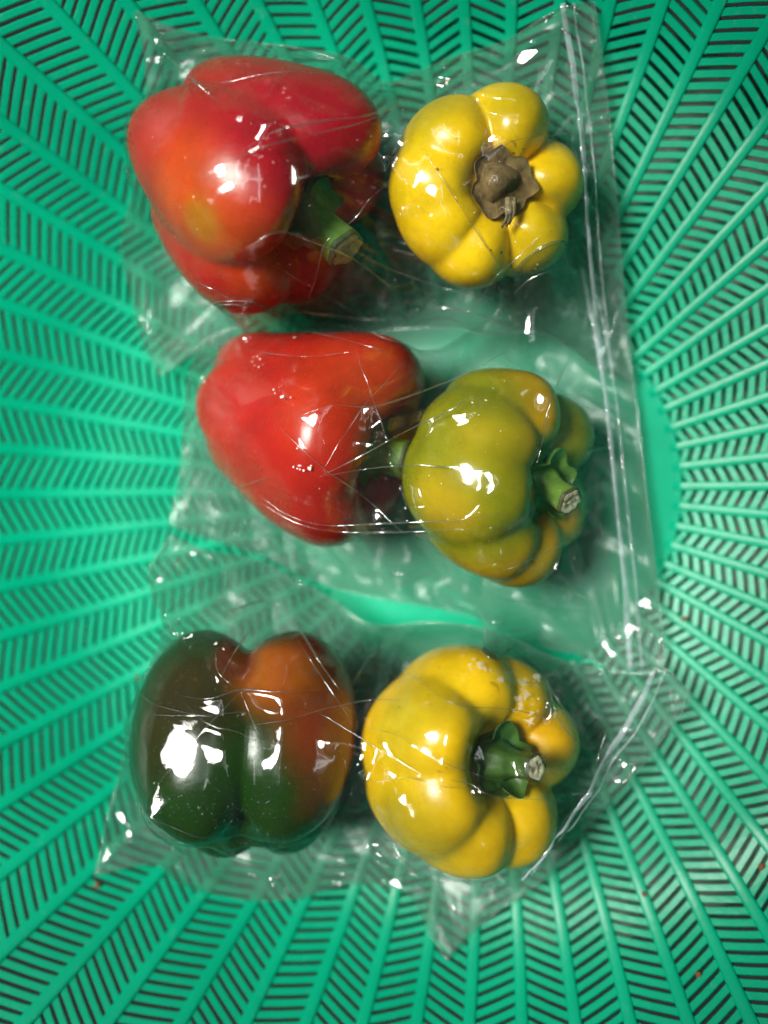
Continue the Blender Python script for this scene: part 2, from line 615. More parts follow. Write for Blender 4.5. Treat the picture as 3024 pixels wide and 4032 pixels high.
for sc_, k, j, sg, ang, near in cands[300:]:
    vv, ff = slat_mesh[j, sg]
    ca, sa = math.cos(ang), math.sin(ang)
    AV.append(vv @ np.array([[ca, -sa, 0], [sa, ca, 0], [0, 0, 1]]).T)
    AF.append(np.array(ff) + nv)
    nv += len(vv)
o = mesh_obj('slat_lattice', np.vstack(AV), np.vstack(AF).tolist(), M['plastic'], basket, smooth=False)
o['kind'] = 'stuff'


def make_rim():
    verts, faces, n, m = [], [], 128, 10
    r0, z0 = wall_point(L_END + 0.004, 0)
    for k in range(n):
        a = 2 * math.pi * k / n
        for q in range(m):
            b = 2 * math.pi * q / m
            r = r0 + 0.006 * math.cos(b)
            verts.append((r * math.cos(a), r * math.sin(a), z0 + 0.005 * math.sin(b)))
    for k in range(n):
        for q in range(m):
            a, b = k * m + q, k * m + (q + 1) % m
            c, d = ((k + 1) % n) * m + q, ((k + 1) % n) * m + (q + 1) % m
            faces.append((a, c, d, b))
    mesh_obj('rim', verts, faces, M['plastic'], basket)


make_rim()

# foot ring under the floor, resting on the table
TABLE_Z = -0.009
verts, faces, n = [], [], 96
for k in range(n):
    a = 2 * math.pi * k / n
    for r, z in ((0.070, -WALL_T + 0.0005), (0.070, TABLE_Z), (0.074, TABLE_Z), (0.074, -WALL_T + 0.0005)):
        verts.append((r * math.cos(a), r * math.sin(a), z))
for k in range(n):
    for q in range(3):
        a, b = k * 4 + q, ((k + 1) % n) * 4 + q
        faces.append((a, b, b + 1, a + 1))
mesh_obj('foot_ring', verts, faces, M['plastic'], basket, smooth=False)

tv = [(0.215 * math.cos(2 * math.pi * k / 96), 0.215 * math.sin(2 * math.pi * k / 96), TABLE_Z - 0.0005 - d_) for d_ in (0.0, 0.03) for k in range(96)]
tf = [tuple(range(96)), tuple(range(191, 95, -1))] + [(k, k + 96, (k + 1) % 96 + 96, (k + 1) % 96) for k in range(96)]
tb = mesh_obj('table', tv, tf, M['table'], smooth=False)          # table cut to a small disc so the outer slots look dark
tb['kind'] = 'structure'


# ------------------------------------------------------------------ peppers
def lobe_fn(theta, lobes, soft=0.02):
    """Cross-section radius: smooth union of lobe circles (angle deg, centre distance, radius)."""
    rs = []
    for a, c, q, *_ in lobes:
        d = theta - math.radians(a)
        s2 = q * q - (c * np.sin(d)) ** 2
        front = (c * np.cos(d)) + np.sqrt(np.maximum(s2, 0))
        r = np.where((s2 > 0) & (np.cos(d) > -0.2), front, 0.25)
        rs.append(r)
    rs = np.array(rs)
    mx = rs.max(0)
    f = mx + soft * np.log(np.exp((rs - mx) / soft).sum(0))
    w = np.exp((rs - mx) / 0.05)
    w /= w.sum(0)
    return f, w


def pepper_body(spec):
    NT, NS = 168, 96
    prof = catmull(spec['profile'], NS)
    th = np.linspace(0, 2 * math.pi, NT, endpoint=False)
    lob = spec['lobes']
    P = np.zeros((NS, NT, 3))
    cyc = spec.get('cycle', 0.0)
    for i in range(NS):
        rho, h = prof[i]
        s = i / (NS - 1)
        tw = spec.get('twist', 0.0) * (s - 0.5)
        f, w = lobe_fn(th - tw, lob, spec.get('soft', 0.02))
        hs = (w * np.array([(l[3] if len(l) > 3 else 1.0) for l in lob])[:, None]).sum(0)
        hb = (w * np.array([(l[4] if len(l) > 4 else 1.0) for l in lob])[:, None]).sum(0)
        k = smoothstep(0.10, 0.36, rho)
        fm = f.max()
        g = spec.get('groove', 0.42) * (1 + 0.9 * smoothstep(0.52, 0.80, s) + 0.5 * smoothstep(0.38, 0.10, s))
        f = 1.0 - (fm - f) * g + 0.35 * (f - fm) * 0
        ff = 1 + (f - 1) * k
        hh = h * (1 + ((hs if h > 0 else hb) - 1) * k)
        hh = hh * (1 + (f - 1) * k * spec.get('shoulder', 0.9))
        P[i, :, 0] = rho * ff * np.cos(th)
        P[i, :, 1] = rho * ff * np.sin(th)
        P[i, :, 2] = hh
    # slow lumps
    q = P.reshape(-1, 3)
    lump = np.zeros(len(q))
    rg = np.random.default_rng(spec['seed'])
    for _ in range(10):
        d = rg.normal(size=3) * 2.2
        lump += np.sin(q @ d + rg.uniform(0, 6.28))
    q = q * (1 + 0.010 * lump[:, None] * smoothstep(0.05, 0.5, np.hypot(q[:, 0], q[:, 1]))[:, None])
    faces = []
    for i in range(NS - 1):
        for j in range(NT):
            a, b = i * NT + j, i * NT + (j + 1) % NT
            faces.append((a, b, b + NT, a + NT))
    return q, faces


def tube(path, radii, m=16, ridge=0.0, nrid=5, phase=0.0):
    path = np.array(path, float)
    verts, faces = [], []
    ref = np.array([1.0, 0.2, 0.1])
    for i in range(len(path)):
        t = path[min(i + 1, len(path) - 1)] - path[max(i - 1, 0)]
        t /= np.linalg.norm(t)
        n = ref - t * (ref @ t)
        n /= np.linalg.norm(n)
        b = np.cross(t, n)
        for k in range(m):
            a = 2 * math.pi * k / m
            r = radii[i] * (1 + ridge * math.cos(nrid * a + phase))
            verts.append(path[i] + r * (n * math.cos(a) + b * math.sin(a)))
    for i in range(len(path) - 1):
        for k in range(m):
            a, b = i * m + k, i * m + (k + 1) % m
            faces.append((a, b, b + m, a + m))
    return verts, faces


P_STD = [(0.0, -0.70), (0.2, -0.78), (0.5, -0.80), (0.78, -0.60), (0.95, -0.2), (1.0, 0.2), (0.97, 0.5), (0.82, 0.74), (0.62, 0.78), (0.44, 0.66), (0.33, 0.52), (0.2, 0.45), (0.0, 0.43)]

RED, CRIM, ORG = (0.37, 0.007, 0.006), (0.33, 0.004, 0.014), (0.50, 0.060, 0.004)
YEL, YGR, AMB = (0.88, 0.56, 0.003), (0.44, 0.34, 0.006), (0.66, 0.32, 0.003)
DGR, BRN, OLV = (0.020, 0.050, 0.004), (0.026, 0.017, 0.003), (0.27, 0.25, 0.006)

PEPPERS = [
    dict(key='red1', seed=3, label='large lumpy red pepper with an orange flank, left in the topmost bag', px=(565, 398), R=0.0505, axis=(0.67, -0.37, 0.64), roll=0, mat_seed=1.3,
         profile=[(0.0, -0.72), (0.2, -0.82), (0.48, -0.86), (0.72, -0.68), (0.90, -0.25), (1.0, 0.2), (1.0, 0.5), (0.90, 0.74), (0.72, 0.86), (0.54, 0.84), (0.40, 0.72), (0.31, 0.56), (0.22, 0.46), (0.0, 0.44)],
         lobes=[(66, 0.55, 0.55, 1.14, 1.0), (146, 0.56, 0.58, 1.06, 1.05), (220, 0.52, 0.52, 0.92, 0.9), (280, 0.52, 0.46, 0.95, 0.9), (5, 0.50, 0.52, 0.95, 1.0)], groove=0.42, soft=0.024, shoulder=1.2,
         base=RED, blobs=[((400, 400), 0.022, ORG, 0.75), ((480, 490), 0.022, ORG, 0.85), ((600, 590), 0.018, ORG, 0.8), ((660, 330), 0.030, CRIM, 0.85), ((620, 200), 0.030, CRIM, 0.7), ((700, 590), 0.014, CRIM, .5), ((435, 480), 0.008, OLV, .4)],
         stem=dict(h=0.58, bend=(-0.02, -0.10), r=0.16, cut=0.16)),
    dict(key='yel1', seed=5, label='yellow pepper with a withered brown calyx facing up, in the topmost bag', px=(1050, 414), R=0.0395, axis=(0.26, 0.07, 0.96), roll=0, mat_seed=4.1,
         profile=[(0.0, -0.70), (0.2, -0.78), (0.5, -0.80), (0.78, -0.60), (0.95, -0.2), (1.0, 0.15), (0.96, 0.46), (0.84, 0.66), (0.66, 0.76), (0.50, 0.76), (0.38, 0.69), (0.30, 0.60), (0.2, 0.56), (0.0, 0.55)],
         lobes=[(137, 0.58, 0.47, 1.0, 1), (76, 0.60, 0.42, 0.98, 1), (7, 0.64, 0.36, 0.95, 1), (-50, 0.62, 0.42, 0.97, 1), (-107, 0.64, 0.44, 0.96, 1), (183, 0.42, 0.62, 1.04, 1), (214, 0.42, 0.62, 1.04, 1)], groove=0.62, soft=0.016, shoulder=1.0,
         base=YEL, blobs=[((920, 250), 0.013, OLV, 0.55), ((1100, 210), 0.012, OLV, 0.55), ((860, 380), 0.018, OLV, 0.22), ((1200, 520), 0.016, YGR, 0.45), ((1010, 390), 0.006, OLV, .35), ((1240, 320), 0.012, OLV, .45), ((1040, 350), 0.004, AMB, .6), ((1070, 345), .004, AMB, .6)],
         stem=dict(kind='withered')),
    dict(key='red2', seed=8, label='smooth orange-red pepper tapering to the left, in the middle bag', px=(660, 945), R=0.0462, axis=(0.83, -0.32, 0.46), roll=0, mat_seed=7.7,
         profile=[(0.0, -1.10), (0.16, -1.22), (0.46, -1.17), (0.66, -0.94), (0.78, -0.55), (0.90, -0.15), (0.98, 0.2), (1.0, 0.48), (0.90, 0.70), (0.72, 0.80), (0.54, 0.78), (0.40, 0.68), (0.31, 0.54), (0.2, 0.46), (0.0, 0.44)],
         lobes=[(100, 0.40, 0.66, 1.02, 1), (190, 0.42, 0.62, 0.97, .95), (255, 0.42, 0.62, 1.0, .85), (330, 0.40, 0.55, .98, .9), (30, .4, .55, 1.0, .9)], groove=0.38, soft=0.06, shoulder=0.8,
         base=(0.38, 0.010, 0.004), blobs=[((760, 830), 0.030, (0.42, 0.026, 0.003), 0.8), ((520, 880), 0.022, RED, .6), ((820, 860), 0.016, (0.45, 0.05, 0.006), 0.5)],
         stem=dict(h=0.50, bend=(0.02, 0.05), r=0.19, cut=0.17)),
    dict(key='grn1', seed=9, label='olive green and yellow pepper with pale cut stem, in the middle bag', px=(1080, 1035), R=0.0458, axis=(0.76, -0.15, 0.63), roll=0, mat_seed=2.9,
         profile=[(0.0, -0.42), (0.2, -0.50), (0.5, -0.54), (0.80, -0.40), (0.96, -0.12), (1.0, 0.2), (0.95, 0.45), (0.82, 0.62), (0.64, 0.71), (0.48, 0.69), (0.37, 0.60), (0.29, 0.48), (0.2, 0.41), (0.0, 0.39)],
         lobes=[(178, 0.52, 0.58, 1.08, 1.0), (135, 0.40, 0.60, 1.05, 1.0), (95, 0.66, 0.40, 0.92, 1.0), (230, 0.44, 0.56, 1.02, 1.0), (270, 0.62, 0.44, 0.9, 1.0), (-40, 0.55, 0.44, 0.9, 1), (30, 0.58, 0.42, .9, 1)], groove=0.6, soft=0.02, shoulder=1.0,
         base=(0.20, 0.205, 0.004), blobs=[((960, 1100), 0.016, (0.50, 0.31, 0.004), 0.7), ((1080, 940), 0.018, (0.48, 0.31, 0.004), 0.65), ((1150, 1080), 0.022, (0.11, 0.14, 0.004), 0.75), ((1100, 1020), 0.018, (0.19, 0.20, 0.004), 0.6), ((1200, 870), 0.020, AMB, 0.6), ((1090, 1250), 0.018, AMB, 0.55), ((1210, 1150), 0.014, (0.72, 0.36, 0.004), 0.9), ((940, 1190), 0.012, AMB, 0.7), ((1080, 870), .014, (0.10, .13, .005), .6), ((1050, 1190), .014, (0.12, .16, .005), .55)],
         stem=dict(h=0.42, bend=(-0.04, -0.10), r=0.125, cut=0.125)),
    dict(key='dark', seed=12, rough=0.15, label='dark green pepper turning brown and orange, in the bottom bag', px=(530, 1604), R=0.0498, axis=(0.02, 0.93, -0.36), roll=0, mat_seed=9.2,
         profile=[(0.0, -0.68), (0.2, -0.80), (0.5, -0.86), (0.78, -0.66), (0.96, -0.25), (1.0, 0.15), (0.95, 0.48), (0.82, 0.70), (0.64, 0.80), (0.48, 0.78), (0.37, 0.68), (0.29, 0.54), (0.2, 0.46), (0.0, 0.44)],
         lobes=[(-136, 0.52, 0.56, 1.0, 1.0), (-44, 0.52, 0.56, 1.02, 1.0), (35, 0.5, 0.52, 1.0, .95), (110, 0.5, 0.52, 1, .95), (180, 0.5, 0.45, 0.98, .95)], groove=0.42, soft=0.018, shoulder=1.3,
         base=(0.010, 0.026, 0.0015), blobs=[((430, 1700), 0.030, (0.005, 0.032, 0.001), 0.9), ((560, 1700), 0.024, (0.007, 0.036, 0.001), 0.85), ((400, 1480), 0.026, BRN, 0.8), ((600, 1440), 0.018, (0.34, 0.080, 0.004), 0.95), ((720, 1560), 0.022, (0.26, 0.035, 0.008), 0.95), ((720, 1680), 0.016, (0.13, 0.035, 0.004), .8), ((700, 1390), 0.014, (0.25, 0.025, 0.008), 0.9), ((510, 1430), 0.008, (0.10, 0.018, 0.006), 0.8), ((520, 1800), .02, (0.012, .03, .002), .6), ((360, 1560), .02, BRN, .5)],
         stem=None),
    dict(key='yel2', seed=15, label='golden yellow pepper with a dark green stem, in the bottom bag', px=(1008, 1632), R=0.0452, axis=(0.46, -0.03, 0.89), roll=0, mat_seed=6.6,
         profile=[(0.0, -0.70), (0.2, -0.80), (0.5, -0.82), (0.80, -0.56), (0.97, -0.15), (1.0, 0.2), (0.95, 0.48), (0.82, 0.68), (0.66, 0.78), (0.50, 0.76), (0.38, 0.66), (0.30, 0.53), (0.2, 0.46), (0.0, 0.44)],
         lobes=[(158, 0.44, 0.64, 1.14, 1), (214, 0.46, 0.61, 1.08, 1), (106, 0.48, 0.58, 1.02, 1), (60, 0.62, 0.42, 0.90, 1), (15, 0.62, 0.40, 0.88, 1), (-58, 0.60, 0.42, 0.88, 1), (-106, 0.58, 0.46, 0.95, 1)], groove=0.6, soft=0.016, shoulder=1.0,
         base=(0.87, 0.52, 0.002), blobs=[((850, 1570), 0.020, YGR, 0.75), ((930, 1500), 0.016, (0.5, 0.36, 0.005), 0.6), ((870, 1790), 0.022, (0.36, 0.28, 0.005), 0.8), ((960, 1400), 0.016, (0.52, 0.34, .005), 0.6), ((960, 1820), .016, (0.45, .30, .005), .5), ((1180, 1600), .014, AMB, .7)],
         stem=dict(h=0.46, bend=(0.12, -0.04), r=0.13, cut=0.11, dark=True)),
]


def frame(axis):
    """Rows of the rotation: local x towards image right as far as it can, z along the stem axis."""
    z = np.array(axis, float)
    z /= np.linalg.norm(z)
    ref = np.array([1.0, 0, 0]) if abs(z[0]) < 0.8 else np.array([0.0, 0.0, -1.0])
    x = ref - z * (ref @ z)
    x /= np.linalg.norm(x)
    y = np.cross(z, x)
    return np.stack([x, y, z], 1)


TREES = []          # BVH trees of everything the films drape over


def world_tri(verts, faces):
    TREES.append(BVHTree.FromPolygons([tuple(v) for v in verts], [tuple(f) for f in faces]))


def calyx(Rm, depth, rad, lobes, amp, rise=0.17, thick=0.05, seed=0):
    """A ragged star of sepals lying on the floor of the stem cavity, rising a little outwards."""
    rg = np.random.default_rng(seed)
    NT, NR = 60, 7
    ph = rg.uniform(0, 6.28)
    v, f = [], []
    for side in (0, 1):
        for i in range(NR):
            t = (i + 0.02) / (NR - 1)
            for k in range(NT):
                a = 2 * math.pi * k / NT
                edge = 1 + amp * (1 - 4 * abs(((lobes * a / 6.28318 + ph) % 1.0) - 0.5)) + 0.07 * math.sin(3 * a + ph) + 0.02 * math.sin(11 * a + 2 * ph)
                r = rad * t * (1 + (edge - 1) * t)
                h = depth + 0.04 + rise * t ** 2.2 + 0.02 * math.sin(7 * a + ph) * t - side * thick
                v.append((r * math.cos(a), r * math.sin(a), h))
    n = NT * NR
    for side in (0, 1):
        for i in range(NR - 1):
            for k in range(NT):
                a, b = side * n + i * NT + k, side * n + i * NT + (k + 1) % NT
                q = (a, b, b + NT, a + NT)
                f.append(q if side else q[::-1])
    for k in range(NT):
        a, b = (NR - 1) * NT + k, (NR - 1) * NT + (k + 1) % NT
        f.append((a, b, b + n, a + n))
    return np.array(v) * Rm, f


PEP_INFO = {}
for spec in PEPPERS:
    Rm = spec['R']
    q, faces = pepper_body(spec)
    q = q * Rm
    vd = CAM - at(*spec['px'], 0.045)
    vd /= np.linalg.norm(vd)
    vx = RC[:, 0] - vd * (RC[:, 0] @ vd)
    vx /= np.linalg.norm(vx)
    VB = np.stack([vx, np.cross(vd, vx), vd], 1)      # right, up and towards the photographer, at this pepper
    A = VB @ frame(spec['axis'])
    cr, sr = math.cos(math.radians(spec['roll'])), math.sin(math.radians(spec['roll']))
    A = A @ np.array([[cr, -sr, 0], [sr, cr, 0], [0, 0, 1]])
    w = q @ A.T
    mid = 0.5 * (w.min(0) + w.max(0))
    z = 0.045
    for _ in range(12):
        c = at(*spec['px'], z)                     # centre of the outline
        pos = c - mid
        ww = w + pos
        gap = (ww[:, 2] - basket_z(ww[:, 0], ww[:, 1])).min() - 0.0022
        z -= gap
    pos = at(*spec['px'], z) - mid
    root = empty('bell_pepper', pos)
    tag(root, spec['label'], 'pepper')
    mat = mat_pepper('skin_' + spec['key'], spec['mat_seed'], spec.get('rough', 0.22))
    body = mesh_obj('body', w, faces, mat, root)
    ww = w + pos
    # pigment
    col = np.tile(np.array(spec['base']), (len(ww), 1))
    tree = BVHTree.FromPolygons([tuple(v) for v in ww], [tuple(f) for f in faces])
    TREES.append(tree)
    for (u, v), rad, c, amt in spec['blobs']:
        d = at(u, v, 0.0) - CAM
        hit, *_ = tree.ray_cast(Vector(CAM), Vector(d).normalized())
        pt = np.array(hit) if hit is not None else at(u, v, z)
        dist = np.linalg.norm(ww - pt, axis=1)
        wob = 0
        for _ in range(5):
            kk = rng.normal(size=3) * 90
            wob = wob + np.sin(ww @ kk + rng.uniform(0, 6))
        t = amt * (1 - smoothstep(0.35 * rad, 1.45 * rad, dist + wob * 0.05 * rad))
        col = col * (1 - t[:, None]) + np.array(c) * t[:, None]
    ca_ = body.data.color_attributes.new('pigment', 'FLOAT_COLOR', 'POINT')
    ca_.data.foreach_set('color', np.concatenate([col, np.ones((len(col), 1))], 1).astype(np.float32).ravel())
    PEP_INFO[spec['key']] = dict(pos=pos, A=A, tree=tree, R=Rm, root=root)
    st = spec['stem']
    if not st:
        continue
    floor_h = spec['profile'][-1][1]
    if st.get('kind') == 'withered':
        v, f = calyx(Rm, floor_h + 0.03, 0.30, 7, 0.10, rise=0.03, seed=2)
        mesh_obj('calyx', v @ A.T, f, M['withered'], root)
        pth = catmull([(-0.03, 0.0, floor_h), (-0.03, -0.02, floor_h + 0.10), (0.0, -0.07, floor_h + 0.15)], 8) * Rm
        v, f = tube(pth, np.linspace(0.23, 0.15, 8) * Rm, 18, 0.12, 3)
        f.append(tuple(range(len(v) - 18, len(v))))
        stem = mesh_obj('stem', np.array(v) @ A.T, f, M['withered'], root)
        for k in range(7):
            x0 = 0.06 + 0.035 * random.uniform(-1, 1)
            p0 = np.array((x0, -0.14, floor_h + 0.16))
            p1 = np.array((x0 + 0.02 * random.uniform(-1, 1), -0.27, floor_h + 0.20 + 0.03 * random.random()))
            p2 = np.array((x0 + 0.05 * random.uniform(-1, 1) - .02, -0.36 - 0.07 * random.random(), floor_h + 0.17))
            v, f = tube(catmull([p0, p1, p2], 7) * Rm, np.linspace(0.026, 0.012, 7) * Rm, 6)
            f.append(tuple(range(len(v) - 6, len(v))))
            mesh_obj('dried_fibre', np.array(v) @ A.T, f, M['dry'], stem)
        continue
    sm = M['stem_dark'] if st.get('dark') else M['stem']
    v, f = calyx(Rm, floor_h, 0.27, 5, 0.20, seed=spec['seed'])
    mesh_obj('calyx', v @ A.T, f, sm, root)
    bx, by = st['bend']
    # bends are given in the picture plane, turned into the pepper's own frame
    bl = A.T @ (VB @ np.array([bx, by, 0.0]))
    h = st['h']
    pts = [np.array((0, 0, floor_h)), np.array((0, 0, floor_h + 0.12)), np.array((0, 0, floor_h + h * 0.5)) + bl * 0.35, np.array((0, 0, floor_h + h)) + bl]
    pth = catmull(pts, 18) * Rm
    t = np.linspace(0, 1, 18)
    rad = (0.27 * np.exp(-t * 7) + st['r'] * (1 - 0.16 * np.sin(t * 3.1)) + (st['cut'] - st['r']) * t ** 3) * Rm
    v, f = tube(pth, rad, 20, 0.085, 5, 1.0)
    v = np.array(v)
    m = 20
    # a rim and a recess at the cut
    endc = v[-m:].mean(0)
    tdir = pth[-1] - pth[-2]
    tdir /= np.linalg.norm(tdir)
    inner = endc + (v[-m:] - endc) * 0.86 + tdir * 0.0004
    base = len(v)
    v = np.vstack([v, inner])
    for k in range(m):
        f.append((base - m + k, base - m + (k + 1) % m, base + (k + 1) % m, base + k))
    stem = mesh_obj('stem', v @ A.T, f, sm, root)
    stem.data.materials.append(M['cut_rim'])
    for k in range(len(f) - 2 * m, len(f)):
        stem.data.polygons[k].material_index = 1
    world_tri(v @ A.T + pos, f)
    cv, cf = [], []
    rg = np.random.default_rng(spec['seed'])
    for i, (fr_, up) in enumerate(((0.87, 0.0003), (0.6, 0.0008), (0.45, 0.0003), (0.2, 0.0005))):
        for k in range(m):
            cv.append(endc + (v[base - m + k] - endc) * fr_ + tdir * (up + 0.0003 * rg.normal()))
    for i in range(3):
        for k in range(m):
            a, b = i * m + k, i * m + (k + 1) % m
            cf.append((a, b, b + m, a + m))
    cf.append(tuple(range(3 * m, 4 * m)))
    cut = mesh_obj('cut_end', np.array(cv) @ A.T, cf, M['cut'], stem)
    cut['label'] = 'pale woody cut end of the stem'

# ------------------------------------------------------------------ height map for the films
GX0, GY0, GS, GN = -0.21, -0.21, 0.001, 421
HM = np.zeros((GN, GN))
gx = GX0 + GS * np.arange(GN)
XX, YY = np.meshgrid(gx, gx, indexing='ij')
HB = basket_z(XX, YY)
HM[:] = HB
down = Vector((0, 0, -1))


def add_tree(tree, x0, x1, y0, y1):
    i0, i1 = int((x0 - GX0) / GS), int((x1 - GX0) / GS) + 1
    j0, j1 = int((y0 - GY0) / GS), int((y1 - GY0) / GS) + 1
    for i in range(max(i0, 0), min(i1, GN)):
        for j in range(max(j0, 0), min(j1, GN)):
            hit = tree.ray_cast(Vector((gx[i], gx[j], 0.4)), down)[0]
            if hit is not None and hit.z > HM[i, j]:
                HM[i, j] = hit.z


for o in list(C.objects):
    if o.name.startswith(('body', 'stem', 'calyx', 'dried_fibre', 'cut_end')) and o.type == 'MESH':
        par = o.parent
        while par.parent is not None:
            par = par.parent
        vs = np.array([v.co[:] for v in o.data.vertices]) + np.array(par.location)
        tree = BVHTree.FromPolygons([tuple(v) for v in vs], [tuple(p.vertices) for p in o.data.polygons])
        add_tree(tree, vs[:, 0].min(), vs[:, 0].max(), vs[:, 1].min(), vs[:, 1].max())


def blur(a, n):
    for _ in range(n):
        p = np.pad(a, 1, mode='edge')
        a = (p[:-2, 1:-1] + p[2:, 1:-1] + p[1:-1, :-2] + p[1:-1, 2:] + 4 * p[1:-1, 1:-1]) / 8
    return a


def sample(H, x, y):
    fx = np.clip((x - GX0) / GS, 0, GN - 1.001)
    fy = np.clip((y - GY0) / GS, 0, GN - 1.001)
    i, j = fx.astype(int), fy.astype(int)
    a, b = fx - i, fy - j
    return (H[i, j] * (1 - a) * (1 - b) + H[i + 1, j] * a * (1 - b) + H[i, j + 1] * (1 - a) * b + H[i + 1, j + 1] * a * b)


def film_point(u, v, off):
    z = 0.02
    for _ in range(10):
        p = at(u, v, z)
        z = float(basket_z(p[0], p[1])) + off
    return at(u, v, z)


NU, NV = 220, 160


def curve3(pts, n):
    return catmull([film_point(u, v, o / 1000.0) for u, v, o in pts], n)


def smooth_grid(G, its):
    for _ in range(its):
        G[1:-1, 1:-1] = 0.25 * (G[:-2, 1:-1] + G[2:, 1:-1] + G[1:-1, :-2] + G[1:-1, 2:])
    return G


def crumple(x, y, gain):
    """Flat facets between straight creases: triangle waves in several directions, gently warped."""
    out = np.zeros_like(x)
    for lam, slope in ((0.080, 0.30), (0.058, 0.30), (0.042, 0.24)):
        a = rng.uniform(0, math.pi)
        wx, wy = rng.normal(size=2) * 45
        w2x, w2y = rng.normal(size=2) * 110
        t = x * math.cos(a) + y * math.sin(a)
        t = t + lam * 0.42 * np.sin(x * wx + y * wy + rng.uniform(0, 6)) + lam * 0.16 * np.sin(x * w2x + y * w2y + rng.uniform(0, 6))
        q = (t / lam + rng.uniform(0, 1)) % 1.0
        mod = 0.55 + 0.45 * np.sin(x * rng.normal() * 60 + y * rng.normal() * 60 + rng.uniform(0, 6))
        out += slope * lam * 0.5 * (1 - 2 * np.abs(q - 0.5) * 2) * 0.5 * mod
    return gain * out


RIDGES = {
    1: [([(520, 330), (590, 285), (690, 262), (800, 248), (900, 205), (990, 140)], 3.2, 5.5),
        ([(430, 380), (560, 320), (680, 290), (790, 262), (890, 222)], 2.0, 4.5),
        ([(520, 545), (600, 500), (680, 525), (745, 550), (800, 585), (880, 655)], 2.4, 4.5),
        ([(840, 630), (875, 690), (905, 665), (1010, 672), (1100, 705), (1180, 735)], 3.5, 5.0),
        ([(470, 695), (600, 672), (700, 680), (790, 690), (870, 690)], 2.5, 5.0),
        ([(300, 60), (360, 120), (420, 175), (470, 220)], 4.0, 7.0),
        ([(350, 560), (320, 620), (312, 690)], 3.0, 4.0),
        ([(390, 570), (350, 620), (318, 700), (325, 780)], 3.0, 4.0),
        ([(400, 600), (470, 630), (560, 680), (640, 690)], 1.6, 4.0),
        ([(1260, 580), (1150, 600), (1050, 700)], 1.6, 4.0),
        ([(1130, 655), (1210, 720), (1290, 780)], 2.0, 4.0),
        ([(900, 180), (960, 175), (1080, 130), (1180, 60)], 1.5, 5.0)],
    2: [([(630, 905), (720, 875), (800, 880), (900, 850), (1000, 810), (1110, 750)], 2.4, 4.5),
        ([(690, 1030), (780, 985), (880, 930), (1000, 870), (1030, 815)], 2.6, 4.0),
        ([(690, 1030), (800, 1012), (900, 1005), (1000, 1012), (1060, 1018)], 2.2, 3.6),
        ([(560, 1070), (620, 1112), (700, 1135), (800, 1132), (900, 1128), (1000, 1122), (1080, 1108)], 2.6, 3.4),
        ([(560, 1085), (640, 1130), (720, 1148), (820, 1150), (920, 1148), (1010, 1142)], 2.6, 3.4),
        ([(1190, 880), (1175, 940), (1160, 1000)], 1.5, 3.5),
        ([(1235, 760), (1200, 840), (1170, 930)], 1.8, 3.5),
        ([(1180, 1370), (1110, 1360), (1060, 1390)], 2.2, 4.0),
        ([(1290, 1060), (1300, 1150), (1330, 1300)], 1.6, 4.0),
        ([(480, 740), (560, 760), (660, 770), (760, 760)], 1.2, 4.0)],
    3: [([(430, 1335), (500, 1318), (585, 1298), (640, 1350), (690, 1430), (740, 1500)], 3.4, 5.0),
        ([(585, 1298), (540, 1360), (500, 1420), (470, 1480)], 2.4, 6.0),
        ([(385, 1502), (450, 1510), (520, 1490), (600, 1495), (690, 1490)], 2.2, 5.0),
        ([(465, 1400), (470, 1450), (500, 1480)], 2.0, 3.5),
        ([(400, 1520), (450, 1565), (510, 1580), (560, 1600), (540, 1545), (520, 1495)], 1.6, 4.0),
        ([(400, 1180), (360, 1240), (330, 1235)], 2.0, 4.0),
        ([(400, 1170), (470, 1210), (520, 1195)], 2.0, 4.0),
        ([(790, 1570), (860, 1590), (940, 1640), (1050, 1680)], 1.4, 4.0),
        ([(800, 1690), (880, 1680), (960, 1700), (1040, 1700)], 1.2, 4.0),
        ([(1140, 1410), (1180, 1470), (1210, 1560), (1270, 1620), (1300, 1600)], 2.0, 3.5),
        ([(760, 1480), (800, 1420), (850, 1385)], 2.2, 4.5),
        ([(220, 1870), (300, 1800), (360, 1740)], 2.0, 5.0),
        ([(230, 1800), (330, 1850), (430, 1890), (560, 1900)], 1.6, 5.0),
        ([(640, 1380), (700, 1470), (760, 1560)], 1.5, 4.0)],
}

def dilate(a):
    p = np.pad(a, 1, mode='edge')
    return np.max([p[i:i + GN, j:j + GN] for i in range(3) for j in range(3)], axis=0)


